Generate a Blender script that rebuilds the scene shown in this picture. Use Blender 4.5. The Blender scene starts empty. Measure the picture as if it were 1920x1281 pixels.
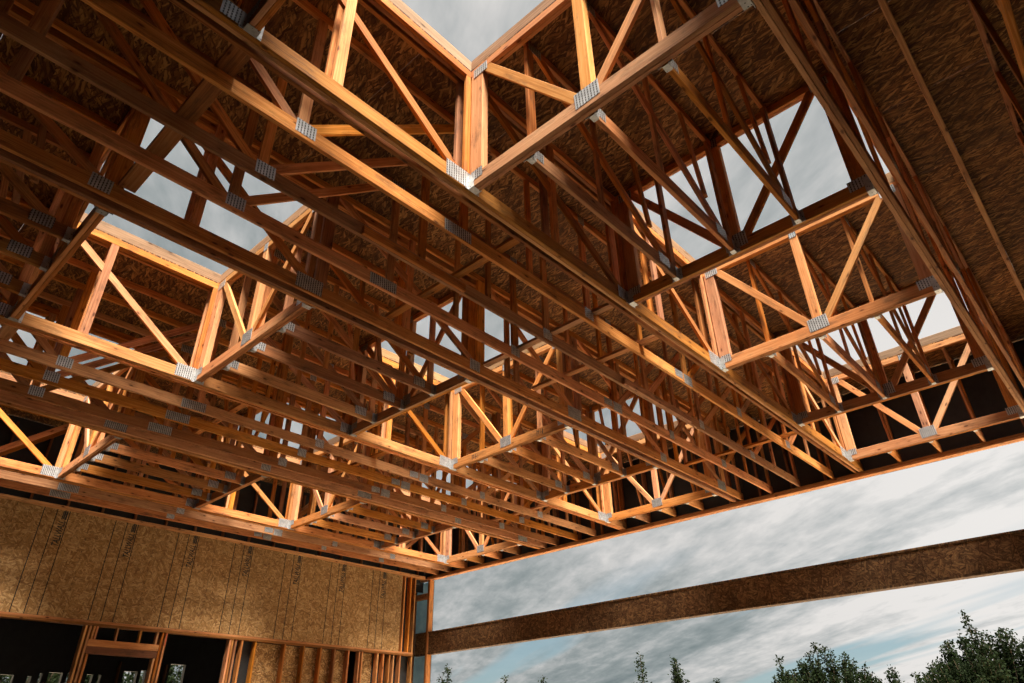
import bpy, bmesh, math, random
from mathutils import Vector, Matrix
random.seed(7)
R = math.radians
scene = bpy.context.scene
col = scene.collection

# ------------------------------------------------------------------ camera
H = 5.5                                   # underside of the trusses above the floor
cam_d = bpy.data.cameras.new('camera'); cam = bpy.data.objects.new('camera', cam_d); col.objects.link(cam)
cam_d.sensor_width = 36; cam_d.lens = 23.87; cam_d.clip_end = 6000; cam_d.clip_start = 0.05
RIGHT = Vector((0.67786008, -0.7349991, -0.01679408)); DOWN = Vector((0.36949889, 0.36034462, -0.85651756)); FWD = Vector((0.63559129, 0.57439367, 0.51584458))
CAM = Vector((-2.8632385, -3.04080636, -3.97809145 + H))
m3 = Matrix((RIGHT, -DOWN, -FWD)).transposed()
cam.matrix_world = Matrix.Translation(CAM) @ m3.to_4x4()
scene.camera = cam

# ------------------------------------------------------------------ sky and sun
SUN_AZ, SUN_EL = R(-117), R(66)             # azimuth from +X towards +Y
SUN_DIR = Vector((math.cos(SUN_EL)*math.cos(SUN_AZ), math.cos(SUN_EL)*math.sin(SUN_AZ), math.sin(SUN_EL)))
sun_d = bpy.data.lights.new('sun', 'SUN'); sun = bpy.data.objects.new('sun', sun_d); col.objects.link(sun)
sun_d.energy = 3.6; sun_d.angle = R(24); sun_d.color = (1.0, 0.89, 0.77)
sun.rotation_euler = SUN_DIR.to_track_quat('Z', 'Y').to_euler()
sun.location = (30, -10, 20)
SKY_GAIN = 0.116

class NT:
    """small helper to write node trees"""
    def __init__(s, tree): s.t = tree; s.n = tree.nodes; s.l = tree.links
    def new(s, kind, **kw):
        n = s.n.new(kind)
        for k, v in kw.items():
            if k == 'inp':
                for a, b in v.items():
                    if hasattr(b, 'links') and hasattr(b, 'is_output'): s.l.new(b, n.inputs[a])
                    else: n.inputs[a].default_value = b
            else: setattr(n, k, v)
        return n
    def math(s, op, a, b=None, c=None, clamp=False):
        n = s.n.new('ShaderNodeMath'); n.operation = op; n.use_clamp = clamp
        for i, x in enumerate((a, b, c)):
            if x is None: continue
            if isinstance(x, (int, float)): n.inputs[i].default_value = x
            else: s.l.new(x, n.inputs[i])
        return n.outputs[0]
    def vmath(s, op, a, b=None):
        n = s.n.new('ShaderNodeVectorMath'); n.operation = op
        for i, x in enumerate((a, b)):
            if x is None: continue
            if isinstance(x, (tuple, list, Vector)): n.inputs[i].default_value = x
            else: s.l.new(x, n.inputs[i])
        return n
    def mix(s, fac, a, b, blend='MIX'):
        n = s.n.new('ShaderNodeMix'); n.data_type = 'RGBA'; n.blend_type = blend
        for k, x in ((0, fac), (6, a), (7, b)):
            if isinstance(x, (int, float)): n.inputs[k].default_value = x
            elif isinstance(x, (tuple, list)): n.inputs[k].default_value = (*x[:3], 1)
            else: s.l.new(x, n.inputs[k])
        return n.outputs[2]
    def ramp(s, fac, stops, interp='LINEAR'):
        n = s.n.new('ShaderNodeValToRGB'); n.color_ramp.interpolation = interp
        e = n.color_ramp.elements
        while len(e) < len(stops): e.new(0.5)
        for q, (p, c) in zip(e, stops):
            q.position = p; q.color = (*c[:3], 1) if not isinstance(c, (int, float)) else (c, c, c, 1)
        s.l.new(fac, n.inputs[0]); return n.outputs[0]
    def noise(s, vec, scale, detail=4, rough=0.55, dist=0.0):
        n = s.n.new('ShaderNodeTexNoise'); n.inputs['Scale'].default_value = scale; n.inputs['Detail'].default_value = detail
        n.inputs['Roughness'].default_value = rough; n.inputs['Distortion'].default_value = dist
        s.l.new(vec, n.inputs['Vector']); return n
    def mapping(s, vec, loc=(0, 0, 0), rot=(0, 0, 0), sc=(1, 1, 1)):
        n = s.n.new('ShaderNodeMapping'); s.l.new(vec, n.inputs[0])
        n.inputs[1].default_value = loc; n.inputs[2].default_value = rot; n.inputs[3].default_value = sc
        return n.outputs[0]
    def turned(s, vec, loc, ang, sc):
        """turn first, stretch afterwards"""
        return s.mapping(s.mapping(vec, rot=(0, 0, ang)), loc=loc, sc=sc)

world = bpy.data.worlds.new('World'); scene.world = world; world.use_nodes = True
w = NT(world.node_tree); w.n.clear()
tc = w.new('ShaderNodeTexCoord').outputs['Generated']
sep = w.new('ShaderNodeSeparateXYZ', inp={0: tc})
zc = w.math('MAXIMUM', sep.outputs[2], 0.0)
den = w.math('ADD', zc, 0.13)
px_ = w.math('DIVIDE', sep.outputs[0], den); py_ = w.math('DIVIDE', sep.outputs[1], den)
cmb = w.new('ShaderNodeCombineXYZ', inp={0: px_, 1: py_}).outputs[0]
# layered streaky cloud deck seen in perspective
ST = R(-58)                                # streaks run towards azimuth 58
v1 = w.turned(cmb, (3.1, 1.2, 0), ST, (0.11, 1.25, 1))
n1 = w.noise(v1, 1.0, 7, 0.55, 0.35).outputs[0]
v2 = w.turned(cmb, (0.4, 7.7, 0), ST - 0.06, (1.1, 3.6, 1))
n2 = w.noise(v2, 1.2, 6, 0.62, 0.25).outputs[0]
v4 = w.turned(cmb, (9.4, 2.7, 0), ST + 0.06, (6.5, 12.0, 1))
n4 = w.noise(v4, 1.0, 4, 0.6, 0.2).outputs[0]
cl = w.math('ADD', w.math('ADD', w.math('MULTIPLY', n1, 0.50), w.math('MULTIPLY', n2, 0.32)), w.math('MULTIPLY', n4, 0.18))
BRIGHT = Vector((math.cos(R(12))*math.cos(R(2)), math.cos(R(12))*math.sin(R(2)), math.sin(R(12))))   # thin bright cloud low over the opening
sd = w.vmath('DOT_PRODUCT', tc, tuple(BRIGHT)).outputs['Value']
glow = w.math('POWER', w.math('MAXIMUM', sd, 0.0), 14.0)
zen = w.new('ShaderNodeMapRange', inp={0: zc, 1: 0.42, 2: 0.66, 3: 0.0, 4: 0.09}).outputs[0]
cl = w.math('ADD', w.math('MULTIPLY', w.math('SUBTRACT', cl, 0.5), 1.25), 0.5)
tone = w.math('ADD', w.math('ADD', cl, zen), w.math('MULTIPLY', glow, 0.24))
cloud = w.ramp(tone, [(0.38, (0.26, 0.32, 0.33)), (0.49, (0.42, 0.47, 0.475)), (0.58, (0.66, 0.68, 0.675)), (0.70, (1.0, 0.97, 0.94))])
# thin gaps of open sky low above the horizon
nish = w.new('ShaderNodeTexSky'); nish.sky_type = 'NISHITA'; nish.sun_disc = False
nish.sun_elevation = SUN_EL; nish.sun_rotation = math.pi/2 - SUN_AZ
v3 = w.turned(cmb, (5.2, 2.4, 0), ST, (0.08, 0.8, 1))
n3 = w.noise(v3, 1.0, 5, 0.5, 0.3).outputs[0]
low = w.new('ShaderNodeMapRange', inp={0: zc, 1: 0.24, 2: 0.12, 3: 0.0, 4: 1.0}).outputs[0]
gap = w.math('MULTIPLY', w.ramp(n3, [(0.60, 0.0), (0.63, 1.0)]), low)
blue = w.mix(0.94, nish.outputs[0], (0.24, 0.37, 0.40))
skyc = w.mix(w.math('MULTIPLY', gap, 0.9), cloud, blue)
gl = w.math('ADD', 1.0, w.math('MULTIPLY', glow, 0.20))
bg = w.new('ShaderNodeBackground', inp={0: skyc, 1: w.math('MULTIPLY', gl, SKY_GAIN)})
w.l.new(bg.outputs[0], w.new('ShaderNodeOutputWorld').inputs[0])

vs = scene.view_settings
vs.view_transform = 'Standard'; vs.look = 'None'; vs.gamma = 1.0; vs.use_curve_mapping = False
vs.exposure = 2.62
scene.render.engine = 'CYCLES'
cy = scene.cycles
cy.use_denoising = True
try: cy.denoiser = 'OPENIMAGEDENOISE'
except Exception: pass
cy.use_adaptive_sampling = True; cy.adaptive_threshold = 0.03
cy.max_bounces = 6; cy.diffuse_bounces = 4; cy.glossy_bounces = 2; cy.transmission_bounces = 4
cy.caustics_reflective = False; cy.caustics_refractive = False

# ------------------------------------------------------------------ materials
def new_mat(name):
    m = bpy.data.materials.new(name); m.use_nodes = True
    t = NT(m.node_tree); b = t.n['Principled BSDF']
    return m, t, b

def wood_mat(name, dark, mid, light, rough=0.78, spread=0.7):
    m, t, b = new_mat(name)
    tc = t.new('ShaderNodeTexCoord').outputs['Object']
    rnd = t.new('ShaderNodeObjectInfo').outputs['Random']
    off = t.new('ShaderNodeCombineXYZ', inp={0: t.math('MULTIPLY', rnd, 37.0), 1: t.math('MULTIPLY', rnd, 11.0), 2: t.math('MULTIPLY', rnd, 23.0)}).outputs[0]
    v = t.vmath('ADD', tc, off).outputs[0]
    vg = t.mapping(v, sc=(0.7, 46, 46))
    wob = t.noise(t.mapping(v, sc=(1.2, 5, 5)), 1.0, 3, 0.5)
    vd = t.vmath('ADD', vg, t.vmath('SCALE', wob.outputs[1]).outputs[0]).outputs[0]
    grain = t.noise(vd, 1.5, 3, 0.6, 0.5).outputs[0]
    fine = t.noise(t.mapping(v, sc=(4, 160, 160)), 1.0, 2, 0.5).outputs[0]
    blot = t.noise(t.mapping(v, sc=(0.7, 3, 3)), 1.0, 4, 0.6).outputs[0]
    # knots: sparse dark ovals
    vk = t.new('ShaderNodeTexVoronoi'); vk.inputs['Scale'].default_value = 1.0
    t.l.new(t.mapping(v, sc=(5.0, 13, 13)), vk.inputs['Vector'])
    ksep = t.new('ShaderNodeSeparateXYZ', inp={0: vk.outputs['Color']})
    kon = t.math('GREATER_THAN', ksep.outputs[0], 0.52)
    knot = t.math('MULTIPLY', t.ramp(vk.outputs['Distance'], [(0.09, 1.0), (0.19, 0.0)]), kon)
    halo = t.math('MULTIPLY', t.ramp(vk.outputs['Distance'], [(0.10, 1.0), (0.42, 0.0)]), kon)
    f = t.math('ADD', t.math('MULTIPLY', grain, 0.62), t.math('MULTIPLY', fine, 0.38))
    f = t.math('ADD', f, t.math('MULTIPLY', t.math('SUBTRACT', blot, 0.5), 0.65))
    f = t.math('SUBTRACT', f, t.math('MULTIPLY', halo, 0.10))
    c = t.ramp(f, [(0.22, dark), (0.48, mid), (0.76, light)])
    c = t.mix(t.math('MULTIPLY', knot, 0.85), c, (dark[0]*0.35, dark[1]*0.3, dark[2]*0.3))
    hsv = t.new('ShaderNodeHueSaturation')
    r2 = t.math('FRACT', t.math('MULTIPLY', rnd, 7.31))
    t.l.new(t.new('ShaderNodeMapRange', inp={0: r2, 3: 0.490, 4: 0.503}).outputs[0], hsv.inputs['Hue'])
    r3 = t.math('FRACT', t.math('MULTIPLY', rnd, 13.7))
    t.l.new(t.new('ShaderNodeMapRange', inp={0: r3, 3: 0.84, 4: 1.06}).outputs[0], hsv.inputs['Saturation'])
    t.l.new(t.new('ShaderNodeMapRange', inp={0: rnd, 3: 1 - spread/2, 4: 1 + spread/2}).outputs[0], hsv.inputs['Value'])
    t.l.new(c, hsv.inputs['Color'])
    # handling dirt
    dirt = t.ramp(t.noise(t.mapping(v, sc=(1.6, 6, 6)), 1.7, 6, 0.7).outputs[0], [(0.52, 0.0), (0.72, 0.7)])
    c2 = t.mix(dirt, hsv.outputs[0], (0.07, 0.045, 0.03))
    t.l.new(c2, b.inputs['Base Color'])
    b.inputs['Roughness'].default_value = rough
    b.inputs['Specular IOR Level'].default_value = 0.12
    bp = t.new('ShaderNodeBump'); bp.inputs['Strength'].default_value = 0.25; bp.inputs['Distance'].default_value = 0.004
    t.l.new(f, bp.inputs['Height']); t.l.new(bp.outputs[0], b.inputs['Normal'])
    return m

WOOD = wood_mat('fir_lumber', (0.22, 0.072, 0.015), (0.47, 0.182, 0.038), (0.68, 0.335, 0.10))
WOODP = wood_mat('pale_lumber', (0.36, 0.135, 0.034), (0.58, 0.255, 0.075), (0.73, 0.40, 0.155), spread=0.3)
WOODW = wood_mat('weathered_lumber', (0.15, 0.085, 0.042), (0.27, 0.16, 0.082), (0.40, 0.26, 0.145))
WOODD = wood_mat('darker_lumber', (0.16, 0.06, 0.02), (0.28, 0.11, 0.035), (0.40, 0.18, 0.06))  # darker copy of the fir lumber

def osb_mat(name, dark, mid, light, lines=False, scale=1.0, angs=((86, 3.8, 34), (70, 4.6, 30), (106, 4.2, 38), (50, 6, 32))):
    m, t, b = new_mat(name)
    tc = t.new('ShaderNodeTexCoord').outputs['Object']
    rnd = t.new('ShaderNodeObjectInfo').outputs['Random']
    off = t.new('ShaderNodeCombineXYZ', inp={0: t.math('MULTIPLY', rnd, 31.0), 1: t.math('MULTIPLY', rnd, 17.0), 2: 0.0}).outputs[0]
    v = t.vmath('ADD', tc, off).outputs[0]
    warp = t.noise(v, 9.0, 2, 0.5)
    vw = t.vmath('ADD', v, t.vmath('MULTIPLY', t.vmath('SUBTRACT', warp.outputs[1], (0.5, 0.5, 0.5)).outputs[0], (0.05, 0.05, 0.05)).outputs[0]).outputs[0]
    vals = []; edges = []
    for ang, sx, sy in angs:
        vo = t.new('ShaderNodeTexVoronoi'); vo.inputs['Scale'].default_value = scale; vo.inputs['Randomness'].default_value = 1.0
        t.l.new(t.turned(vw, (ang*0.13, ang*0.07, 0), R(-ang), (sx, sy, 3)), vo.inputs['Vector'])
        s3 = t.new('ShaderNodeSeparateXYZ', inp={0: vo.outputs['Color']})
        vals.append((s3.outputs[0], s3.outputs[1], vo.outputs['Distance']))
    # the top-most strand wins: compare random heights
    val, hgt, dst = vals[0]
    for v_, h_, d_ in vals[1:]:
        g = t.math('GREATER_THAN', h_, hgt)
        def pick(a, bb): return t.math('ADD', t.math('MULTIPLY', bb, g), t.math('MULTIPLY', a, t.math('SUBTRACT', 1.0, g)))
        val = pick(val, v_); dst = pick(dst, d_); hgt = t.math('MAXIMUM', hgt, h_)
    fine = t.noise(v, 70.0, 3, 0.6).outputs[0]
    f = t.math('ADD', t.math('MULTIPLY', val, 0.72), t.math('MULTIPLY', fine, 0.28))
    big = t.noise(v, 1.3, 3, 0.5).outputs[0]
    f = t.math('ADD', f, t.math('MULTIPLY', t.math('SUBTRACT', big, 0.5), 0.3))
    c = t.ramp(f, [(0.12, dark), (0.42, mid), (0.85, light)])
    ed = t.ramp(dst, [(0.42, 0.0), (0.75, 0.45 if lines else 0.75)])
    c = t.mix(ed, c, (dark[0]*0.45, dark[1]*0.4, dark[2]*0.4))
    if lines:
        sp = t.new('ShaderNodeSeparateXYZ', inp={0: tc})
        jit = t.math('MULTIPLY', t.math('SUBTRACT', t.noise(t.mapping(tc, sc=(0, 30, 30)), 1.0, 3, 0.6).outputs[0], 0.5), 0.010)
        x = t.math('ADD', sp.outputs[0], jit)
        tot = None
        for pos, wd, st in ((0.0, 0.012, 1.0), (0.215, 0.0075, 1.0), (0.42, 0.0075, 1.0), (0.80, 0.005, 0.6)):
            d = t.math('ABSOLUTE', t.math('SUBTRACT', x, pos))
            ln = t.math('MULTIPLY', t.math('LESS_THAN', d, wd), st)
            if pos == 0.80:
                ln = t.math('MULTIPLY', ln, t.math('GREATER_THAN', t.noise(t.mapping(tc, sc=(0, 14, 14)), 1.0, 4, 0.7).outputs[0], 0.5))
            tot = ln if tot is None else t.math('MAXIMUM', tot, ln)
        c = t.mix(tot, c, (0.02, 0.018, 0.016))
    hsv = t.new('ShaderNodeHueSaturation')
    t.l.new(t.new('ShaderNodeMapRange', inp={0: rnd, 3: 0.80, 4: 1.12}).outputs[0], hsv.inputs['Value'])
    t.l.new(c, hsv.inputs['Color']); t.l.new(hsv.outputs[0], b.inputs['Base Color'])
    b.inputs['Roughness'].default_value = 0.7; b.inputs['Specular IOR Level'].default_value = 0.2
    bp = t.new('ShaderNodeBump'); bp.inputs['Strength'].default_value = 0.5; bp.inputs['Distance'].default_value = 0.006
    t.l.new(t.math('SUBTRACT', hgt, t.math('MULTIPLY', dst, 0.4)), bp.inputs['Height']); t.l.new(bp.outputs[0], b.inputs['Normal'])
    return m

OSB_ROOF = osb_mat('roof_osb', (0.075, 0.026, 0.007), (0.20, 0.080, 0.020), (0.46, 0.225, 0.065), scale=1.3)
OSB_WALL = osb_mat('wall_osb', (0.22, 0.11, 0.036), (0.36, 0.20, 0.071), (0.50, 0.315, 0.138), lines=True, scale=1.0, angs=((75, 8, 40), (20, 9, 38), (128, 8.5, 44), (165, 9, 36)))
OSB_PLAIN = osb_mat('backing_osb', (0.24, 0.12, 0.04), (0.42, 0.235, 0.085), (0.60, 0.39, 0.18), scale=1.0, angs=((75, 8, 40), (20, 9, 38), (128, 8.5, 44), (165, 9, 36)))
OSB_HEAD = osb_mat('header_osb', (0.085, 0.042, 0.018), (0.16, 0.082, 0.034), (0.27, 0.155, 0.065), scale=1.0, angs=((75, 8, 40), (20, 9, 38), (128, 8.5, 44), (165, 9, 36)))  # backlit shade of the header face is put into this darker colour

def plate_mat():
    m, t, b = new_mat('galvanised_plate')
    tc = t.new('ShaderNodeTexCoord').outputs['Object']
    rnd = t.new('ShaderNodeObjectInfo').outputs['Random']
    sp = t.new('ShaderNodeSeparateXYZ', inp={0: tc})
    # punched slots in staggered columns
    cx = t.math('FRACT', t.math('MULTIPLY', sp.outputs[0], 1/0.026))
    half = t.math('MULTIPLY', t.math('FLOOR', t.math('MULTIPLY', sp.outputs[0], 1/0.026)), 0.5)
    cz = t.math('FRACT', t.math('ADD', t.math('MULTIPLY', sp.outputs[2], 1/0.026), half))
    slot = t.math('MULTIPLY', t.math('LESS_THAN', t.math('ABSOLUTE', t.math('SUBTRACT', cx, 0.5)), 0.21), t.math('LESS_THAN', t.math('ABSOLUTE', t.math('SUBTRACT', cz, 0.5)), 0.41))
    ns = t.noise(tc, 14.0, 3, 0.6).outputs[0]
    c = t.ramp(ns, [(0.3, (0.34, 0.36, 0.37)), (0.7, (0.64, 0.66, 0.67))])
    c = t.mix(t.math('MULTIPLY', slot, 0.93), c, (0.03, 0.025, 0.02))
    t.l.new(c, b.inputs['Base Color'])
    t.l.new(t.math('SUBTRACT', 0.5, t.math('MULTIPLY', slot, 0.5)), b.inputs['Metallic'])
    b.inputs['Roughness'].default_value = 0.42
    return m
PLATE = plate_mat()
def steel_mat():
    m, t, b = new_mat('galvanised_hanger')
    tc = t.new('ShaderNodeTexCoord').outputs['Object']
    ns = t.noise(tc, 30.0, 3, 0.6).outputs[0]
    vo = t.new('ShaderNodeTexVoronoi'); vo.inputs['Scale'].default_value = 34.0; t.l.new(tc, vo.inputs['Vector'])
    hole = t.ramp(vo.outputs['Distance'], [(0.16, 1.0), (0.2, 0.0)])
    c = t.ramp(ns, [(0.3, (0.36, 0.37, 0.37)), (0.7, (0.56, 0.57, 0.57))])
    t.l.new(t.mix(hole, c, (0.04, 0.04, 0.04)), b.inputs['Base Color'])
    b.inputs['Metallic'].default_value = 0.55; b.inputs['Roughness'].default_value = 0.4
    return m
STEEL = steel_mat()

def plain_mat(name, c0, c1, sc=3.0, rough=0.8, bump=0.0, detail=6):
    m, t, b = new_mat(name)
    tc = t.new('ShaderNodeTexCoord').outputs['Object']
    n = t.noise(tc, sc, detail, 0.65).outputs[0]
    t.l.new(t.ramp(n, [(0.3, c0), (0.7, c1)]), b.inputs['Base Color'])
    b.inputs['Roughness'].default_value = rough
    if bump:
        bp = t.new('ShaderNodeBump'); bp.inputs['Strength'].default_value = bump; bp.inputs['Distance'].default_value = 0.02
        t.l.new(n, bp.inputs['Height']); t.l.new(bp.outputs[0], b.inputs['Normal'])
    return m
NEAR_BLACK = plain_mat('near_black_sheet', (0.012, 0.014, 0.016), (0.028, 0.03, 0.032), 5.0, 0.7)  # one near-black sheet for end wall, back room and unseen walls
def thin_sheet():
    m, t, b = new_mat('blue_grey_sheet')
    n = t.noise(t.new('ShaderNodeTexCoord').outputs['Object'], 4.0, 5, 0.6).outputs[0]
    c = t.ramp(n, [(0.3, (0.20, 0.29, 0.35)), (0.7, (0.32, 0.42, 0.48))])
    t.l.new(c, b.inputs['Base Color']); b.inputs['Roughness'].default_value = 0.5
    tr = t.new('ShaderNodeBsdfTranslucent'); t.l.new(c, tr.inputs[0])
    mx = t.new('ShaderNodeMixShader'); mx.inputs[0].default_value = 0.6
    t.l.new(b.outputs[0], mx.inputs[1]); t.l.new(tr.outputs[0], mx.inputs[2]); t.l.new(mx.outputs[0], t.n['Material Output'].inputs[0])
    return m
MEMBRANE = thin_sheet()
BOUNCE_FLOOR = plain_mat('pale_bounce_floor', (0.50, 0.42, 0.33), (0.64, 0.55, 0.44), 1.2, 0.85)  # pale unseen floor, chosen to bounce light up
DARK_FLOOR = plain_mat('low_bounce_floor', (0.06, 0.045, 0.032), (0.12, 0.09, 0.065), 1.4, 0.95, 0.3)  # dark unseen floor, chosen to bounce little light
EARTH = plain_mat('dry_earth', (0.50, 0.41, 0.29), (0.64, 0.54, 0.40), 0.25, 0.95, 0.3)
INK = plain_mat('black_ink', (0.012, 0.012, 0.012), (0.03, 0.028, 0.025), 40.0, 0.9)
REDMARK = plain_mat('red_marker', (0.45, 0.04, 0.02), (0.6, 0.07, 0.03), 20.0, 0.8)
BARK = plain_mat('bark', (0.05, 0.035, 0.022), (0.11, 0.08, 0.05), 12.0, 0.9)
def leaf_mat():
    m, t, b = new_mat('leaf_silhouette')
    tc = t.new('ShaderNodeTexCoord').outputs['Object']
    n = t.noise(tc, 2.2, 4, 0.7).outputs[0]
    t.l.new(t.ramp(n, [(0.3, (0.006, 0.011, 0.005)), (0.7, (0.018, 0.028, 0.012))]), b.inputs['Base Color'])  # near-black leaves: backlit silhouette tone put into the colour
    b.inputs['Roughness'].default_value = 0.9; b.inputs['Specular IOR Level'].default_value = 0.05
    tr = t.new('ShaderNodeBsdfTranslucent'); tr.inputs[0].default_value = (0.015, 0.028, 0.008, 1)
    mx = t.new('ShaderNodeMixShader'); mx.inputs[0].default_value = 0.25
    t.l.new(b.outputs[0], mx.inputs[1]); t.l.new(tr.outputs[0], mx.inputs[2])
    t.l.new(mx.outputs[0], t.n['Material Output'].inputs[0])
    return m
LEAF = leaf_mat()

# ------------------------------------------------------------------ mesh helpers
def mesh_obj(name, verts, faces, mat, parent=None, mat_local=None):
    me = bpy.data.meshes.new(name); me.from_pydata(verts, [], faces); me.update()
    me.materials.append(mat)
    o = bpy.data.objects.new(name, me); col.objects.link(o)
    if parent: o.parent = parent
    if mat_local is not None: o.matrix_local = mat_local
    return o

def tag(o, label=None, cat=None, group=None, kind=None):
    if label: o['label'] = label
    if cat: o['category'] = cat
    if group: o['group'] = group
    if kind: o['kind'] = kind
    return o

def empty(name, loc=(0, 0, 0), rz=0.0):
    o = bpy.data.objects.new(name, None); col.objects.link(o)
    o.empty_display_size = 0.2; o.location = loc; o.rotation_euler = (0, 0, rz)
    return o

def lumber_mesh(poly, thick, ch=0.0035):
    """poly: in-plane outline (x along the board, z across), 4 corners counter-clockwise from bottom-left.
    Extruded along y with its two long edges on both faces eased."""
    (x0, z0), (x1, z1), (x2, z2), (x3, z3) = poly
    y = thick/2; c = ch
    def end(xb, zb, xt, zt):
        tx = (xt - xb); tz = (zt - zb); L = math.hypot(tx, tz); tx /= L; tz /= L
        B = (xb, zb); T = (xt, zt)
        return [(B[0]+tx*c, -y, B[1]+tz*c), (B[0], -y+c, B[1]), (B[0], y-c, B[1]), (B[0]+tx*c, y, B[1]+tz*c),
                (T[0]-tx*c, y, T[1]-tz*c), (T[0], y-c, T[1]), (T[0], -y+c, T[1]), (T[0]-tx*c, -y, T[1]-tz*c)]
    vs = end(x0, z0, x3, z3) + end(x1, z1, x2, z2)
    fs = [tuple(range(8)), tuple(reversed(range(8, 16)))]
    for i in range(8):
        j = (i+1) % 8
        fs.append((i, i+8, j+8, j))
    return vs, fs

def board(name, parent, a, b, depth, thick, mat, y=0.0, cut='square', side=0.0):
    """a, b: (x, z) end points of the centre line in the parent's plane; y is the offset across it."""
    dx, dz = b[0]-a[0], b[1]-a[1]; L = math.hypot(dx, dz); ang = math.atan2(dz, dx)
    h = depth/2
    if cut == 'square': sh = 0.0
    else: sh = h/math.tan(ang) if abs(math.sin(ang)) > 1e-3 else 0.0          # ends parallel to the chords
    # local frame x along the board; a horizontal end cut slants by sh
    poly = [(0 + sh, -h), (L + sh, -h), (L - sh, h), (0 - sh, h)]
    vs, fs = lumber_mesh(poly, thick)
    M = Matrix.Translation((a[0], y, a[1])) @ Matrix.Rotation(-ang, 4, 'Y')
    return mesh_obj(name, vs, fs, mat, parent, M)

def box_vf(x0, x1, y0, y1, z0, z1):
    vs = [(x0, y0, z0), (x1, y0, z0), (x1, y1, z0), (x0, y1, z0), (x0, y0, z1), (x1, y0, z1), (x1, y1, z1), (x0, y1, z1)]
    fs = [(0, 3, 2, 1), (4, 5, 6, 7), (0, 1, 5, 4), (1, 2, 6, 5), (2, 3, 7, 6), (3, 0, 4, 7)]
    return vs, fs
def multi_box(boxes):
    V, F = [], []
    for bx in boxes:
        v, f = box_vf(*bx); n = len(V); V += v; F += [tuple(i+n for i in q) for q in f]
    return V, F
def box(name, parent, x0, x1, y0, y1, z0, z1, mat):
    """box whose object origin sits at its low corner, so that object textures follow it"""
    v, f = box_vf(0, x1-x0, 0, y1-y0, 0, z1-z0)
    return mesh_obj(name, v, f, mat, parent, Matrix.Translation((x0, y0, z0)))
def stick(name, parent, p, q, w, d, mat, up=(0, 0, 1)):
    """lumber from p to q in 3-D; d measured along up, w across"""
    p = Vector(p); q = Vector(q); X = (q-p); L = X.length; X.normalize()
    Z = Vector(up); Z = (Z - X*Z.dot(X)).normalized(); Y = Z.cross(X)
    vs, fs = lumber_mesh([(0, -d/2), (L, -d/2), (L, d/2), (0, d/2)], w)
    M = Matrix((X, Y, Z)).transposed().to_4x4(); M.translation = p
    return mesh_obj(name, vs, fs, mat, parent, M)

def plate(parent, x, z, wx, wz, yface, rot=0.0):
    """toothed connector plate pressed on a truss face that looks towards -y of the truss"""
    v, f = box_vf(-wx/2, wx/2, -0.0012, 0.0012, -wz/2, wz/2)
    return mesh_obj('connector_plate', v, f, PLATE, parent, Matrix.Translation((x, yface-0.0012, z)) @ Matrix.Rotation(-rot + R(random.uniform(-2.5, 2.5)), 4, 'Y'))

def hanger(parent, x, sgn, y0, y1, depth=0.13):
    """joist hanger: seat, two cheeks and two face flanges; the carrying beam is on side sgn of x"""
    t = 0.003; g = 0.0035; L = 0.062
    xa, xb = (x-L, x) if sgn > 0 else (x, x+L)
    fx0, fx1 = (x-t, x) if sgn > 0 else (x, x+t)
    bx = [(xa, xb, y0-g, y1+g, -t-0.002, -0.002), (xa, xb, y0-g-t, y0-g, -0.002, depth), (xa, xb, y1+g, y1+g+t, -0.002, depth),
          (fx0, fx1, y0-g-t-0.032, y0-g-t, -0.002, depth), (fx0, fx1, y1+g+t, y1+g+t+0.032, -0.002, depth)]
    v, f = multi_box(bx)
    return mesh_obj('joist_hanger', v, f, STEEL, parent, Matrix.Identity(4))

def copy_tree(o, parent=None):
    c = o.copy(); col.objects.link(c); c.parent = parent
    for ch in list(o.children): copy_tree(ch, c)
    return c

# ------------------------------------------------------------------ layout (x along the long trusses, y across)
BAY_A, BAY_B = 2.3288, 2.003
ROWS = [-BAY_A-BAY_B, -BAY_B, 0.0, BAY_A, BAY_A+BAY_B, 2*BAY_A+BAY_B, 2*BAY_A+2*BAY_B]     # cross truss rows, near faces
X_END = 9.41; X_BACK = -8.6
WELL = 2.476; PERIOD = 4.877
COLS = [0.0, PERIOD, 2*PERIOD]            # face of the girder on the far side of each skylight row
TOP = 1.50; TCH = 0.089; BCH = 0.14       # truss height and chord depths
Z_BC = BCH/2; Z_TC = TOP - TCH/2
ZB, ZT = BCH, TOP - TCH                   # clear height for webs
COLNAME = ['skylight row farthest from the printed wall', 'middle skylight row', 'skylight row beside the printed wall']
ORD = ['first', 'second', 'third', 'fourth', 'fifth', 'sixth', 'seventh', 'eighth', 'ninth', 'tenth', 'eleventh', 'twelfth', 'thirteenth']

# ------------------------------------------------------------------ setting: ground and unseen floors
g = 4000
o = mesh_obj('ground', [(-g, -g, -0.02), (g, -g, -0.02), (g, g, -0.02), (-g, g, -0.02)], [(0, 1, 2, 3)], EARTH); tag(o, kind='structure')
v, f = box_vf(2.6, 9.7, -3.7, 11.6, -0.3, 0.0); o = mesh_obj('unseen_bounce_floor', v, f, BOUNCE_FLOOR); tag(o, kind='structure')  # unseen pale floor added to bounce light onto the far trusses
v, f = box_vf(-9.2, 2.59, -10.3, 11.6, -0.3, -0.008); o = mesh_obj('unseen_dark_floor', v, f, DARK_FLOOR); tag(o, kind='structure')  # unseen dark floor added so the near trusses get little bounce
v, f = box_vf(2.59, 9.46, -10.3, -3.71, -0.3, -0.008); o = mesh_obj('unseen_dark_floor', v, f, DARK_FLOOR); tag(o, kind='structure')  # dark floor goes on beside the pale part, out of view

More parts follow.
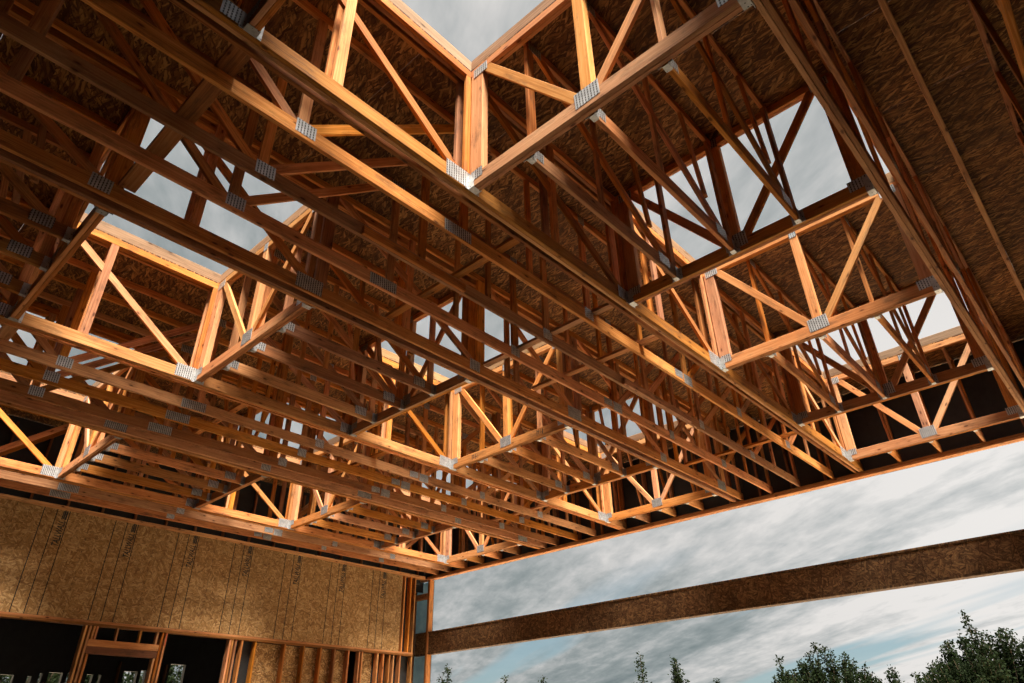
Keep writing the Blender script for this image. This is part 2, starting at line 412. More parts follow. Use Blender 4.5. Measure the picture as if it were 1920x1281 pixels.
# ------------------------------------------------------------------ long trusses
def long_truss(name, plies, nodes_plates=True, diags=(), verts=(), plates=(), mat=WOOD, x0=X_BACK, x1=X_END, scab=()):
    """plies: list of (y0, y1) board positions across; y=0 is the face seen from the low-y side"""
    t = empty(name)
    for (a, b) in plies:
        y = (a+b)/2; th = b-a
        board('bottom_chord', t, (x0, Z_BC), (x1, Z_BC), BCH, th, mat, y)
        board('top_chord', t, (x0, Z_TC), (x1, Z_TC), TCH, th, mat, y)
    yw = (plies[0][0]+plies[0][1])/2
    for (x, d) in verts:
        board('vertical_web', t, (x, ZB), (x, ZT), d, 0.036, mat, yw)
    for (xa, za, xb, zb, d) in diags:
        board('diagonal_web', t, (xa, za), (xb, zb), d, 0.033, mat, yw, cut='horizontal')
    for (x, z, wx, wz) in plates:
        plate(t, x, z, wx, wz, plies[0][0])
    for (xa, xb, z, d) in scab:
        board('splice_board', t, (xa, z), (xb, z), d, 0.038, mat, plies[0][0]-0.020)
    return t

PLAIN_V = [(x, 0.089) for x in (-6.3, -4.4, -2.9, -1.25, 0.45, 2.34, 4.42, 5.87, 7.55, 9.33)] + [(x, 0.064) for x in (1.38, 3.40, 5.12, 6.72, 8.42)]
PLAIN_D = [(-1.17, ZB, 0.36, ZT, 0.089), (-2.82, ZT, -1.36, ZB, 0.089), (-4.3, ZB, -2.98, ZT, 0.089),
           (4.5, ZB, 5.80, ZT, 0.089), (5.98, ZB, 7.44, ZT, 0.089), (7.66, ZB, 9.2, ZT, 0.089)]
PLAIN_P = [(-1.22, 0.10, 0.17, 0.13), (0.37, 0.07, 0.33, 0.125), (2.34, 0.10, 0.15, 0.13), (4.22, 0.085, 0.19, 0.10), (4.44, 0.07, 0.20, 0.135),
           (5.87, 0.10, 0.13, 0.13), (7.52, 0.085, 0.15, 0.12), (-4.36, 0.09, 0.16, 0.13), (0.45, 1.43, 0.18, 0.12), (2.34, 1.44, 0.12, 0.12),
           (4.42, 1.44, 0.14, 0.12), (5.87, 1.44, 0.16, 0.12), (9.25, 1.44, 0.16, 0.12), (-2.9, 1.44, 0.18, 0.12)]
proto = long_truss('roof_truss', [(0, 0.038)], diags=PLAIN_D, verts=PLAIN_V, plates=PLAIN_P)
PLAIN_Y = [0.50, 1.10, 1.62, 5.66, 6.17, 6.74, 10.36, 10.80, -3.09, -3.66, -4.27]
scabbed = long_truss('roof_truss', [(0, 0.038)], diags=PLAIN_D, verts=PLAIN_V, plates=PLAIN_P[:1]+PLAIN_P[2:3]+PLAIN_P[5:], scab=((-0.26, 1.0, 0.045, 0.088), (3.82, 5.5, 0.045, 0.088)))
PLAIN_LABEL = {0: 'long plain roof truss next to the triple girder of the outer skylight row', 1: 'long plain roof truss with splice boards nailed along its bottom chord',
               2: 'long plain roof truss between the spliced truss and the next girder',
               3: 'long plain roof truss beside the triple girder of the middle skylight row', 4: 'central one of three plain roof trusses beside the printed wall skylight row',
               5: 'long plain roof truss beside the printed wall row girder, away from the wall', 6: 'long plain roof truss between last girder and the truss at the printed wall',
               7: 'long plain roof truss right beside the top of the printed wall', 8: 'long dark roof truss just past the outermost girder under unbroken roof deck',
               9: 'second long dark roof truss past the outermost girder under unbroken deck', 10: 'third long dark roof truss past the outermost girder under unbroken deck'}
first = True
for i, y in enumerate(PLAIN_Y):
    if i == 1: t = scabbed
    elif first: t = proto; first = False
    else: t = copy_tree(proto)
    t.location = (random.uniform(-0.02, 0.02), y, H)
    tag(t, PLAIN_LABEL[i], 'roof truss', 'long plain roof trusses')

# girders: three boards thick with a gap before the last board
def girder_webs():
    V, D, P = [], [], []
    for k, x in enumerate(ROWS):
        V.append((x+0.02, 0.14))
        P += [(x-0.10, 0.10, 0.30, 0.17)] if k in (2, 4, 6) else [(x-0.08, 0.09, 0.17, 0.14)]
    for k in (1, 3, 5):
        a, b = ROWS[k], ROWS[k+1]
        D.append((a+0.16, ZT, b-0.12, ZB, 0.089))
    for k in (0, 2, 4):
        a, b = ROWS[k], ROWS[k+1]
        D.append((a+0.16, ZT, b-0.12, ZB, 0.089))
        V.append(((a+b)/2, 0.089))
    for k in (1, 3, 5): V.append(((ROWS[k]+ROWS[k+1])/2-0.30, 0.089))
    V.append((9.30, 0.089))
    return V, D, P
GV, GD, GP = girder_webs()
def girder(y, low_side, label):
    # low_side True: the well is on the low-y side, its face is at y
    if low_side: plies = [(0.0, 0.038), (0.0405, 0.0785), (0.112, 0.150)]
    else: plies = [(-0.200, -0.162), (-0.0785, -0.0405), (-0.038, 0.0)]
    t = long_truss('girder_truss', plies, diags=GD, verts=GV, plates=GP)
    ym = (plies[2][0]+plies[2][1])/2
    for x, d in GV: board('vertical_web', t, (x, ZB), (x, ZT), d, 0.036, WOOD, ym)
    t.location = (0, y, H)
    return tag(t, label, 'girder truss', 'girder trusses beside the skylight rows')
girder(0.0, True, 'triple girder truss between outer skylight row and the spliced plain truss')
girder(PERIOD, True, 'triple girder truss on the printed wall side of the middle skylight row')
girder(2*PERIOD, True, 'girder truss nearest the printed wall')
girder(PERIOD-WELL, False, 'girder truss on the outer side of the middle skylight row')
girder(2*PERIOD-WELL, False, 'girder truss on the far side of the printed wall skylight row')
girder(-WELL, False, 'outermost girder truss under the unbroken dark roof deck')

# ------------------------------------------------------------------ cross trusses at the skylight wells
def cross_truss():
    t = empty('cross_truss')                     # local x runs across the building, y = thickness, visible face looks to -y
    a, b = 0.006, WELL-0.006
    for y0 in (0.0, 0.0405):
        board('bottom_chord', t, (a, Z_BC), (b, Z_BC), BCH, 0.038, WOODP if y0 == 0 else WOOD, y0+0.019)
        board('top_chord', t, (a, Z_TC), (b, Z_TC), TCH, 0.038, WOODP, y0+0.019)
    mid = WELL/2
    for x, d in ((a+0.075, 0.14), (b-0.075, 0.14)): board('end_post', t, (x, ZB), (x, ZT), d, 0.074, WOODP, 0.039)
    board('middle_post', t, (mid, ZB), (mid, ZT), 0.10, 0.074, WOODP, 0.039)
    board('diagonal_web', t, (a+0.19, ZT), (mid-0.085, ZB), 0.089, 0.035, WOODP, 0.0195, 'horizontal')
    board('diagonal_web', t, (mid+0.085, ZB), (b-0.19, ZT), 0.089, 0.035, WOODP, 0.0195, 'horizontal')
    for x, z, wx, wz in ((mid, 0.130, 0.22, 0.16), (a+0.09, 0.12, 0.13, 0.10), (b-0.10, 0.12, 0.17, 0.11), (a+0.12, 1.42, 0.17, 0.11), (b-0.12, 1.42, 0.17, 0.11), (mid, 1.44, 0.09, 0.11)):
        plate(t, x, z, wx, wz, 0.0)
    hanger(t, a, -1, 0.0, 0.0785, 0.15); hanger(t, b, 1, 0.0, 0.0785, 0.15)
    return t
ct = cross_truss(); used = False
for ci, y in enumerate(COLS):
    for ri, x in enumerate(ROWS):
        if ri == 0 and ci == 0: continue
        t = ct if not used else copy_tree(ct); used = True
        # local +x -> world -y, local -y (seen face) -> world -x
        t.location = (x, y, H); t.rotation_euler = (0, 0, R(-90))
        n = len(ROWS)-1-ri
        tag(t, 'cross truss of the %s, %s from the end beam' % (COLNAME[ci], ORD[n]), 'cross truss', 'cross trusses hung between the girders')

        if ci == 1 and ri == 4:
            for xm in (0.55, 1.24, 1.93):
                st_ = [(xm-0.05+q*0.036+random.uniform(-.006, .006), xm-0.041+q*0.036, -0.0008, -0.0002, 0.02+random.uniform(0, .02), 0.115) for q in range(4)]
                st_ += [(xm-0.055, xm+0.0, -0.0009, -0.0003, 0.088, 0.096), (xm+0.02, xm+0.065, -0.0009, -0.0003, 0.058, 0.066)]
                vv, ff = multi_box(st_); mesh_obj('crayon_mark', vv, ff, INK, t, Matrix.Identity(4))
            t['label'] = 'cross truss with black crayon strokes on its chord in the middle skylight row'

# ------------------------------------------------------------------ short infill trusses
def short_truss(L, kind):
    t = empty('infill_truss')
    a, b = 0.006, L-0.006
    board('bottom_chord', t, (a, Z_BC), (b, Z_BC), BCH, 0.038, WOOD, 0.019)
    board('top_chord', t, (a, Z_TC), (b, Z_TC), TCH, 0.038, WOOD, 0.019)
    if L > 1.5:
        board('end_web', t, (a+0.05, ZB), (a+0.05, ZT), 0.089, 0.036, WOOD, 0.019)
        board('end_web', t, (b-0.07, ZB), (b-0.07, ZT), 0.089, 0.036, WOOD, 0.019)
        board('diagonal_web', t, (a+0.20, ZT), (b-0.22, ZB), 0.089, 0.033, WOOD, 0.019, 'horizontal')
        board('vertical_web', t, (b-0.42, ZB+0.30), (b-0.60, ZT), 0.064, 0.030, WOOD, 0.019, 'horizontal')
        board('vertical_web', t, (L*0.44, ZB), (L*0.44, ZT), 0.064, 0.030, WOOD, 0.019)
        plate(t, b-0.26, 0.10, 0.19, 0.12, 0.0); plate(t, a+0.12, 1.43, 0.17, 0.11, 0.0); plate(t, a+0.10, 0.09, 0.12, 0.10, 0.0)
        hanger(t, a, -1, 0.0, 0.038); hanger(t, b, 1, 0.0, 0.038)
    else:
        board('end_web', t, (b-0.10, ZB), (b-0.10, ZT), 0.064, 0.036, WOOD, 0.019)
        board('diagonal_web', t, (a+0.10, ZT), (b-0.22, ZB), 0.064, 0.033, WOOD, 0.019, 'horizontal')
        hanger(t, a, -1, 0.0, 0.038)
    return t
st = short_truss(BAY_A-0.0785, 0); st_used = False
sb = short_truss(X_END-ROWS[6]-0.0785, 1); sb_used = False
BAYNAME = {0: 'in the third covered bay from the end beam', 2: 'in the second covered bay from the end beam', 4: 'in the covered bay next to the end beam'}
POSN = ['beside the girder on the printed wall side', 'the middle of its three', 'beside the girder on the far side']
for ci, y in enumerate(COLS):
    for j in range(3):
        yy = y - (0.60, 1.21, 1.82)[j] - 0.019
        for ri in (0, 2, 4):
            if ri == 0 and ci == 0: continue
            t = st if not st_used else copy_tree(st); st_used = True
            t.location = (ROWS[ri]+0.0785, yy + random.uniform(-.012, .012), H)
            tag(t, 'short truss, %s, %s of the %s' % (['wall-side one', 'middle one', 'outer one'][j], {0: 'third bay from end beam', 2: 'second bay from end beam', 4: 'bay nearest end beam'}[ri], ['outer skylight row', 'middle skylight row', 'wall-side skylight row'][ci]), 'infill truss', 'short trusses hung between cross trusses')
        t = sb if not sb_used else copy_tree(sb); sb_used = True
        t.location = (ROWS[6]+0.0785, yy, H)
        tag(t, '%s stub truss running onto the end beam in the %s' % (['wall-side', 'middle', 'outer'][j], ['outer skylight row', 'middle skylight row', 'wall-side skylight row'][ci]), 'stub truss', 'stub trusses resting on the end beam')

# ------------------------------------------------------------------ roof deck and skylight curbs
roof = empty('roof_deck', (0, 0, H+TOP)); tag(roof, 'roof deck of strand board panels with square skylight openings', 'roof')
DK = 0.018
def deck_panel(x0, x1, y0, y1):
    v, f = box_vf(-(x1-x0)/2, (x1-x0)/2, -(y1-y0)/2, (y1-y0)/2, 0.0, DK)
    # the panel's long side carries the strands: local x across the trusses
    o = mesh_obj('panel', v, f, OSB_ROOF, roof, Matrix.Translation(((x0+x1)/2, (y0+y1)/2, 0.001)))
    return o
G = 0.0018
def strip(y0, y1, x0, x1, step=1.22, shift=0.0):
    x = x0
    first_w = step - shift if shift else step
    while x < x1 - 1e-3:
        e = min(x + first_w, x1); first_w = step
        if x1 - e < 0.12: e = x1
        deck_panel(x+G, e-G, y0+G, y1-G); x = e
XB = -9.0; XE = 9.56
for k, (y0, y1) in enumerate([(0.0, PERIOD-WELL), (PERIOD, 2*PERIOD-WELL)]): strip(y0, y1, XB, XE, 1.22, 0.5*k)
strip(2*PERIOD, 11.62, XB, XE)
for k in range(3):
    y1 = -WELL - k*2.5; y0 = y1 - 2.5
    strip(y0, y1, XB, XE, 1.22, 0.6*(k % 2))
for y in COLS:
    strip(y-WELL, y, XB, ROWS[1]+0.0785, (ROWS[1]+0.0785-XB)/6)
    for k in (2, 4): strip(y-WELL, y, ROWS[k], ROWS[k+1]+0.0785, (BAY_A+0.0785)/2)
    strip(y-WELL, y, ROWS[6], XE, 3)
for ci, y in enumerate(COLS):
    for n, k in enumerate((5, 3, 1)):
        x0 = ROWS[k]+0.0785; x1 = ROWS[k+1]
        c = empty('skylight_curb', ((x0+x1)/2, y-WELL/2, H+TOP+DK+0.001))
        a, b_, hh = (x1-x0)/2, WELL/2, 0.14
        for s in (-1, 1):
            stick('curb_board', c, (-a-0.044, s*(b_+0.024), hh/2), (a+0.044, s*(b_+0.024), hh/2), 0.038, hh, WOODW)
            stick('curb_board', c, (s*(a+0.024), -b_+0.004, hh/2), (s*(a+0.024), b_-0.004, hh/2), 0.038, hh, WOODW)
        tag(c, 'lumber curb round the %s open skylight of the %s' % (['end beam side', 'central', 'rearmost'][n], ['outer row', 'middle row', 'wall-side row'][ci]), 'skylight curb', 'curbs round the skylight openings')

# ------------------------------------------------------------------ lateral braces laid over the bottom chords
for x, ya, yb, lab in ((-1.90, 0.155, 2.19, 'widest'), (-1.90, 5.04, 7.06, 'widest'), (0.89, 0.155, 2.19, 'rearmost'), (2.42, 0.155, 2.19, 'pale one'), (3.34, 0.155, 2.19, 'second'), (7.31, 0.155, 2.19, 'nearest the end beam'),
                       (0.89, 5.04, 7.06, 'rearmost'), (3.34, 5.04, 7.06, 'second'), (7.31, 5.04, 7.06, 'nearest the end beam')):
    o = stick('lateral_brace', None, (x, ya, H+BCH+0.0215), (x, yb, H+BCH+0.0215), 0.14 if lab == 'widest' else 0.089, 0.038, WOODP if lab == 'pale one' else WOOD)
    strip_n = 'beside the outer skylight row' if ya < 3 else 'beside the wall-side skylight row'
    tag(o, 'flat brace board over plain trusses %s, %s' % (strip_n, lab), 'brace', 'lateral braces over the bottom chords')

# ------------------------------------------------------------------ end beam, end closure and OSB header
beam = empty('end_beam', (9.44, 0, H)); tag(beam, 'doubled timber top plate carrying the truss ends above the wide opening', 'beam')
for z0 in (-0.0405, -0.081):
    stick('plate_board', beam, (0, -10.0, z0+0.019), (0, 11.20, z0+0.019), 0.14, 0.038, WOOD)
endw = empty('end_closure', (9.50, 0, H)); tag(endw, 'near-black end wall closing the roof space above the end beam', 'wall')
y = -10.0; k_ = 0
while y < 11.6:
    e = min(y+1.22, 11.62)
    v, f = box_vf(0, 0.012, 0, e-y+0.03, 0.0, TOP+0.072); mesh_obj('panel', v, f, NEAR_BLACK, endw, Matrix.Translation((0.006 + 0.0125*(k_ % 2), y, -0.078))); y = e; k_ += 1
for yy in [k*0.61-9.7 for k in range(35)]:
    stick('stud', endw, (-0.028, yy, 0.002), (-0.028, yy, TOP-0.10), 0.038, 0.064, WOODD, up=(1, 0, 0))
header = empty('opening_header', (9.45, 0, H)); tag(header, 'deep strand board header beam spanning the wide opening', 'header')
ys = [11.66, 11.12, 9.58, 8.40, 7.20, 6.54, 5.30, 3.97, 3.33, 2.70, 2.05, 0.81, 0.17, -0.43, -1.68, -2.9, -3.6]
for a, b_ in zip(ys[:-1], ys[1:]):
    v, f = box_vf(-(a-b_)/2+0.003, (a-b_)/2-0.003, 0.0, 0.010, -0.225, 0.225)
    Mx = Matrix.Translation((0.0, (a+b_)/2, -1.615)) @ Matrix.Rotation(R(90), 4, 'Z')
    # texture x along the beam, z up -> lay strands in the x/z plane by tilting the panel's own axes
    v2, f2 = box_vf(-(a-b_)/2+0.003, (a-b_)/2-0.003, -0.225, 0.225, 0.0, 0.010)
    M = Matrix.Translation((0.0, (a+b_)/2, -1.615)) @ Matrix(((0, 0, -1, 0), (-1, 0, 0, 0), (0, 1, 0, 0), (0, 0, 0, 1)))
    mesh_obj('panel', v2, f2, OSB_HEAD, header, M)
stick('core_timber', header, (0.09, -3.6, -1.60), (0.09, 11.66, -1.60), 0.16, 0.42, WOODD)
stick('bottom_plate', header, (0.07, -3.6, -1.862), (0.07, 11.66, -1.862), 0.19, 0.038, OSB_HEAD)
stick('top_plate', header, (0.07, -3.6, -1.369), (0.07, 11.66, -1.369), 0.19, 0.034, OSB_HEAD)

# ------------------------------------------------------------------ the wall with printed strand board
YW = 11.20
wall = empty('printed_wall', (0, YW, H)); tag(wall, 'tall framed wall with printed strand board panels above a row of studs', 'wall')
def wall_panel(x0, x1, z0, z1, mat, y=0.0, name='panel'):
    v, f = box_vf(0.003, x1-x0-0.003, 0.0, z1-z0, -0.012, 0.0)
    M = Matrix.Translation((x0, y, z0)) @ Matrix.Rotation(R(90), 4, 'X')
    return mesh_obj(name, v, f, mat, wall, M)
def lettering(text, parent, x, y, size, shear=0.25, bold=0.0):
    cu = bpy.data.curves.new('lettering', 'FONT'); cu.body = text; cu.size = size; cu.shear = shear; cu.offset = bold
    cu.extrude = 0.0; cu.resolution_u = 2
    tmp = bpy.data.objects.new('tmp_text', cu); col.objects.link(tmp)
    dg = bpy.context.evaluated_depsgraph_get(); dg.update()
    me = bpy.data.meshes.new_from_object(tmp.evaluated_get(dg)); bpy.data.objects.remove(tmp)
    me.materials.clear(); me.materials.append(INK)
    o = bpy.data.objects.new(me.name.split('.')[0], me); col.objects.link(o); o.parent = parent
    o.matrix_local = Matrix.Translation((x, y, 0.0015)) @ Matrix.Rotation(R(90), 4, 'Z')
    return o
px0 = 1.515 - 1.218*5
k = 0
text_me = None; text_me2 = None
while px0 + k*1.218 < 8.5:
    a = px0 + k*1.218; b_ = min(a+1.218, 8.55)
    p = wall_panel(a, b_, -1.865, -0.085, OSB_WALL)
    if a > -2 and b_-a > 0.6:
        if text_me is None:
            o1 = lettering('TALLWALL', p, 0.395, 1.13, 0.160, 0.3, 0.0035)
            wdt = max(q.co.x for q in o1.data.vertices)
            for q in o1.data.vertices: q.co.x *= 0.46/wdt
            bars = [(0.0, 0.16, 0.0, 0.026, 0, 0.0006), (0.012, 0.168, 0.032, 0.058, 0, 0.0006), (0.0, 0.15, 0.063, 0.080, 0, 0.0006)]
            bv, bf = multi_box(bars); bm = bpy.data.meshes.new('print_block'); bm.from_pydata(bv, [], bf); bm.materials.append(INK)
            o2 = bpy.data.objects.new('print_block', bm); col.objects.link(o2); o2.parent = p
            o2.matrix_local = Matrix.Translation((0.395, 1.615, 0.0006)) @ Matrix.Rotation(R(90), 4, 'Z')
            text_me = o1.data; text_me2 = bm; M1 = Matrix.Translation((0.395, 1.13, 0.0015)) @ Matrix.Rotation(R(90), 4, 'Z'); M2 = Matrix.Translation((0.395, 1.615, 0.0006)) @ Matrix.Rotation(R(90), 4, 'Z')
        else:
            for me, M in ((text_me, M1), (text_me2, M2)):
                o = bpy.data.objects.new('lettering', me); col.objects.link(o); o.parent = p; o.matrix_local = M
    k += 1
wx0 = px0
for z in (-0.0225, -0.0625): stick('top_plate', wall, (wx0, 0.07, z), (9.30, 0.07, z), 0.14, 0.038, WOOD)
stick('sill_plate', wall, (wx0, 0.06, -1.890), (9.00, 0.06, -1.890), 0.14, 0.040, WOOD)
stick('sill_plate', wall, (wx0, 0.055, -1.932), (9.00, 0.055, -1.932), 0.14, 0.038, WOODD)
def stud(x, z0, z1, d=0.14, y=0.07, mat=WOOD, w_=0.038): return stick('stud', wall, (x, y, z0), (x, y, z1), w_, d, mat, up=(0, 1, 0))
for x in (8.64, 8.84, 8.98): stud(x, -1.868, -0.084)
LZ = -1.953
for x in (4.24, 4.29, 4.36, 4.50, 4.80, 5.48, 5.95, 6.38, 6.75, 7.12, 7.42, 7.50, 7.95, 8.12, 8.30, 8.42, 8.62, 8.98): stud(x, -H, LZ)
for x0, x1 in ((4.84, 5.98), (5.98, 7.20), (7.52, 7.9)): wall_panel(x0, x1, -H, LZ-0.004, OSB_PLAIN, 0.155, 'backing_panel')
wall_panel(7.9, 9.0, -H, LZ-0.004, NEAR_BLACK, 0.155, 'backing_panel'); wall_panel(8.56, 9.0, -1.86, -0.09, NEAR_BLACK, 0.155, 'backing_panel')
wall_panel(4.22, 4.84, -H, LZ-0.004, NEAR_BLACK, 0.155, 'backing_panel')
# framed doorway with a double header and cripple studs
for x in (1.53, 1.60, 2.88, 2.95): stud(x, -H, LZ)
for x in (1.67, 1.72, 2.07, 2.48, 2.79): stud(x, -2.165, LZ, 0.089, 0.06)
stick('door_header', wall, (1.625, 0.05, -2.225), (2.855, 0.05, -2.225), 0.09, 0.112, WOOD)
stick('door_header', wall, (1.625, 0.055, -2.342), (2.855, 0.055, -2.342), 0.09, 0.116, WOODD)
stud(1.665, -H, -2.405); stud(2.815, -H, -2.405)
for x in (0.13, 0.08, -1.4, -2.6, -3.8): stud(x, -H, LZ)
v, f = box_vf(0, 0.012, 0, 0.003, 0, 0.22); tag(mesh_obj('paint_mark', v, f, REDMARK, wall, Matrix.Translation((2.944, -0.004, -2.18))))
# room behind the wall; its unlit shade is put into near-black boards
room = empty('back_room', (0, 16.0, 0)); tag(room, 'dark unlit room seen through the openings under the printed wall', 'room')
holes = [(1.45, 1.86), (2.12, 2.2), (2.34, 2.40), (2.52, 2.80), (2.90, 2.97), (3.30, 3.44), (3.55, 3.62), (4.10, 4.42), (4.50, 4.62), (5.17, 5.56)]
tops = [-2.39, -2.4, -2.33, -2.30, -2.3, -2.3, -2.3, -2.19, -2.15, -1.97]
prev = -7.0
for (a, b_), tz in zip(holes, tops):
    box('wall_board', room, prev, a, 0, 0.14, 0, 5.3, NEAR_BLACK); box('lintel', room, a, b_, 0, 0.14, H+tz, 5.3, NEAR_BLACK); prev = b_
box('wall_board', room, prev, 9.3, 0, 0.14, 0, 5.3, NEAR_BLACK)
box('ceiling_board', room, -7, 9.3, -4.62, 0.2, 5.302, 5.36, NEAR_BLACK)
box('floor_board', room, -7, 9.3, -4.4, 0.2, -0.018, 0.0, NEAR_BLACK)
box('side_board', room, -7.2, -7.002, -4.6, 0.2, 0, 5.36, NEAR_BLACK); box('side_board', room, 9.302, 9.36, -4.3, 0.2, 0, 5.36, NEAR_BLACK)
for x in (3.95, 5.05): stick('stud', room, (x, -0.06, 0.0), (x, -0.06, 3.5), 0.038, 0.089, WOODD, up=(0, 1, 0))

# knee wall closing the roof space above the printed wall
kn = empty('knee_wall', (0, 11.50, H)); tag(kn, 'near-black strip closing the roof space above the printed wall', 'wall')
box('panel', kn, -9.0, 9.50, 0.0, 0.012, -0.35, TOP-0.003, NEAR_BLACK)
for xx in [kk*0.61-6.0 for kk in range(26)]: stick('stud', kn, (xx, -0.034, 0.0), (xx, -0.034, TOP-0.1), 0.038, 0.064, WOODD, up=(0, 1, 0))
fr = empty('front_light_blocker', (9.46, 0, 0)); tag(fr, 'unseen black wall added beside the opening to hold back light', 'wall')  # out of view, added to darken the roof deck on this side
for kk in range(6): box('panel', fr, 0.0, 0.012, -10.2+kk*1.09+0.003, -10.2+(kk+1)*1.09-0.003, 0.0, H-0.09, NEAR_BLACK)
# corner stub of the end wall
stub = empty('corner_wall', (9.45, 11.15, H)); tag(stub, 'narrow corner wall bay with blue grey sheathing membrane behind a block', 'wall')
for yy, mt in ((0.0, WOODP), (0.045, WOODD), (0.66, WOODD), (1.1, WOODD)): stick('stud', stub, (0.03, yy, -H), (0.03, yy, -0.085), 0.038, 0.14, mt, up=(1, 0, 0))
stick('block', stub, (0.0, 0.066, -0.47), (0.0, 0.638, -0.47), 0.09, 0.14, WOODP)
for z0, z1 in ((-H, -1.9), (-1.895, -0.45), (-0.445, -0.09)):
    v, f = box_vf(0, 0.010, 0, 1.3, 0, z1-z0); mesh_obj('membrane', v, f, MEMBRANE, stub, Matrix.Translation((0.105, -0.02, z0)))
stick('plate_board', stub, (0.0, 0.07, -0.06), (0.0, 1.3, -0.06), 0.14, 0.04, WOODP)

# unseen black walls added to keep the near roof dark
bw = empty('rear_light_blocker', (-9.0, 0, 0)); tag(bw, 'unseen black rear wall added to block light opposite the wide opening', 'wall')
for kk in range(18):
    ya = -10.2 + kk*1.22
    box('panel', bw, -0.012, 0.0, ya+0.003, ya+1.217, 0.0, H+TOP-0.01, NEAR_BLACK)
rw = empty('side_light_blocker', (0, -10.2, 0)); tag(rw, 'unseen black side wall added to block light opposite the printed wall', 'wall')
for kk in range(15):
    xa = -8.98 + kk*1.22
    box('panel', rw, xa+0.003, xa+1.217, -0.012, 0.0, 0.0, H+TOP-0.01, NEAR_BLACK)

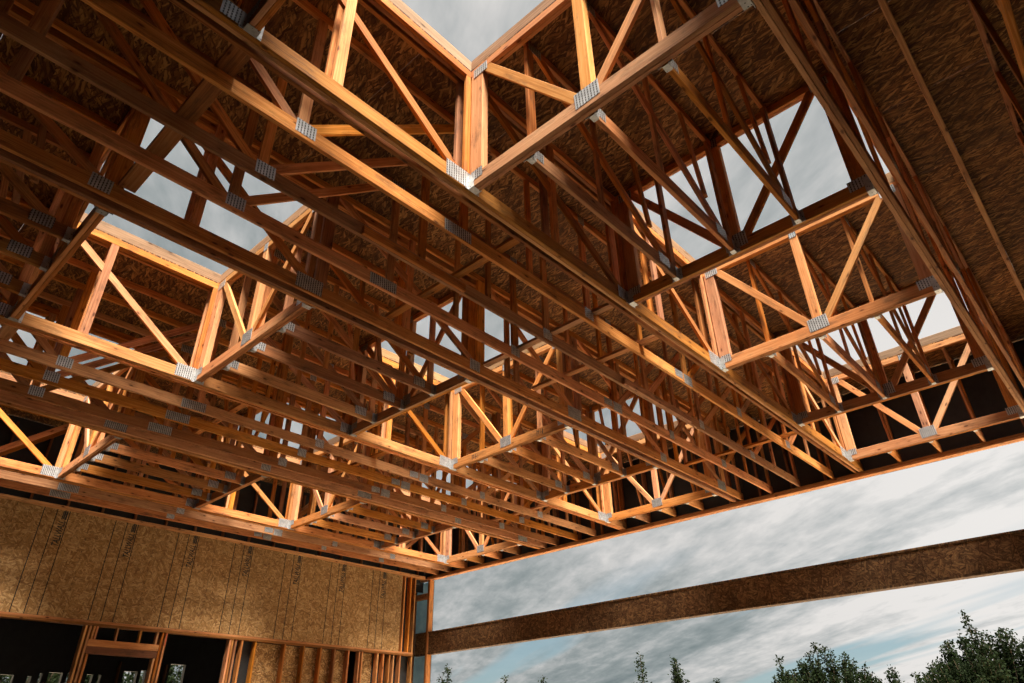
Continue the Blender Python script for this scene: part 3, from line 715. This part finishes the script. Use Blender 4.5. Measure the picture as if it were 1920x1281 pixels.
# ------------------------------------------------------------------ trees
def px_dir(px, py):
    f = 23.87/36*1920
    return (RIGHT*((px-960)/f) + DOWN*((py-640.5)/f) + FWD).normalized()
def ground_at(px, py, dist):
    d = px_dir(px, py); h = Vector((d.x, d.y, 0)); k = dist/h.length
    return CAM.x + d.x*k, CAM.y + d.y*k, CAM.z + d.z*k      # the z is the height to reach
def tree(name, x, y, height, spread, shoots, label, seed, leaf=0.085, base=0.25, dens=250):
    rng = random.Random(seed)
    t = empty(name, (x, y, -0.02)); tag(t, label, 'tree', 'trees beyond the wide opening')
    V, F = [], []; LV, LF = [], []
    def tube(p, q, r0, r1):
        X = (q-p).normalized(); A = X.orthogonal().normalized(); B = X.cross(A); n = len(V)
        for c, r in ((p, r0), (q, r1)):
            for i in range(5):
                a = i*2*math.pi/5; V.append(tuple(c + A*math.cos(a)*r + B*math.sin(a)*r))
        for i in range(5): F.append((n+i, n+(i+1) % 5, n+5+(i+1) % 5, n+5+i))
    def leafq(c, s):
        d = Vector((rng.gauss(0, 1), rng.gauss(0, 1), rng.gauss(0, .8))).normalized(); u = d.orthogonal().normalized()
        u = (Matrix.Rotation(rng.uniform(0, 6.3), 3, d) @ u); n = len(LV); s *= rng.uniform(.7, 1.35)
        LV.extend([tuple(c), tuple(c+d*s*.5+u*s*.28), tuple(c+d*s), tuple(c+d*s*.5-u*s*.28)]); LF.append((n, n+1, n+2, n+3))
    trunk_top = Vector((0, 0, height*base))
    tube(Vector((0, 0, 0)), trunk_top, 0.10, 0.07)
    for s in range(shoots):
        a = rng.uniform(0, 6.28); rad = spread*math.sqrt(rng.random())
        hh = height*(1.0 - 0.34*(rad/spread)**1.5)*rng.uniform(0.72, 1.0)
        if s == 0: rad *= .2; hh = height
        p = trunk_top*rng.uniform(0.6, 1.0); q = Vector((math.cos(a)*rad, math.sin(a)*rad, hh))
        m = p.lerp(q, .5) + Vector((math.cos(a)*rad*.28, math.sin(a)*rad*.28, -0.08*hh))
        segs = 7; pts = []
        for i in range(segs+1):
            k = i/segs; pts.append(p*(1-k)**2 + m*2*k*(1-k) + q*k*k)
        for i in range(segs): tube(pts[i], pts[i+1], 0.035*(1-i/segs)+.006, 0.035*(1-(i+1)/segs)+.006)
        n_l = int(dens*hh/3)
        for _ in range(n_l):
            k = rng.uniform(0.22, 1.0); i = min(int(k*segs), segs-1); c = pts[i].lerp(pts[i+1], k*segs-i)
            sp = 0.05 + 0.26*(1-k)*rng.random()
            tw = Vector((rng.gauss(0, 1), rng.gauss(0, 1), rng.gauss(0, .6)))*sp
            for _ in range(2): leafq(c+tw+Vector((rng.gauss(0, .03), rng.gauss(0, .03), rng.gauss(0, .03))), leaf)
    mesh_obj('trunk', V, F, BARK, t, Matrix.Identity(4)); mesh_obj('crown', LV, LF, LEAF, t, Matrix.Identity(4))
    return t
TREES = [(1820, 1150, 24, 2.0, 170, 'tallest dark leafy tree beyond the opening, right of a broad lower tree'),
         (1915, 1212, 25, 1.5, 110, 'lower tree crown merging with the tallest tree beyond the opening'),
         (1525, 1205, 24, 2.0, 170, 'broad flat-topped leafy tree beyond the opening'),
         (1672, 1248, 27, 1.3, 50, 'low tree in the dip between the broad and the tallest tree'),
         (1205, 1226, 24, 0.65, 18, 'slender tree with two upright shoots, standing alone'),
         (1268, 1233, 24.5, 0.6, 16, 'slender upright tree beside another slender one'),
         (835, 1250, 25, 0.7, 22, 'young tree against the corner wall beyond the opening'),
         (950, 1266, 25, 0.4, 6, 'small treetop second from the corner wall'),
         (1018, 1270, 26, 0.35, 5, 'small treetop third from the corner wall'),
         (1345, 1274, 28, 0.6, 7, 'low treetop between slender trees and broad tree'),
         (1462, 1232, 26, 0.9, 40, 'rounded lower tree joined to the broad tree on its corner wall side'),
         (1605, 1236, 26, 1.0, 45, 'rounded lower tree joined to the broad tree on its other side'),
         (1745, 1240, 26, 0.9, 40, 'low dense tree at the foot of the tallest tree')]
for i, (px, py, d, sp, sh, lab) in enumerate(TREES):
    x, y, z = ground_at(px, py, d)
    tree('leafy_tree', x, y, z, sp, sh, lab, 40+i)
for i, (x, y, hgt, sp) in enumerate(((3.4, 24, 6.4, 2.2), (6.2, 25, 6.0, 2.2), (9.5, 26.5, 5.2, 1.8), (13.5, 28.0, 4.8, 1.6))):
    t = tree('leafy_tree', x, y, hgt, sp, 34, ['green tree seen through the lowest gap in the back room wall', 'green tree behind the narrow back room gaps', 'green tree seen in the middle back room window', 'dark treetop in the widest back room window'][i], 90+i, leaf=0.11)
    t['group'] = 'trees behind the back room'
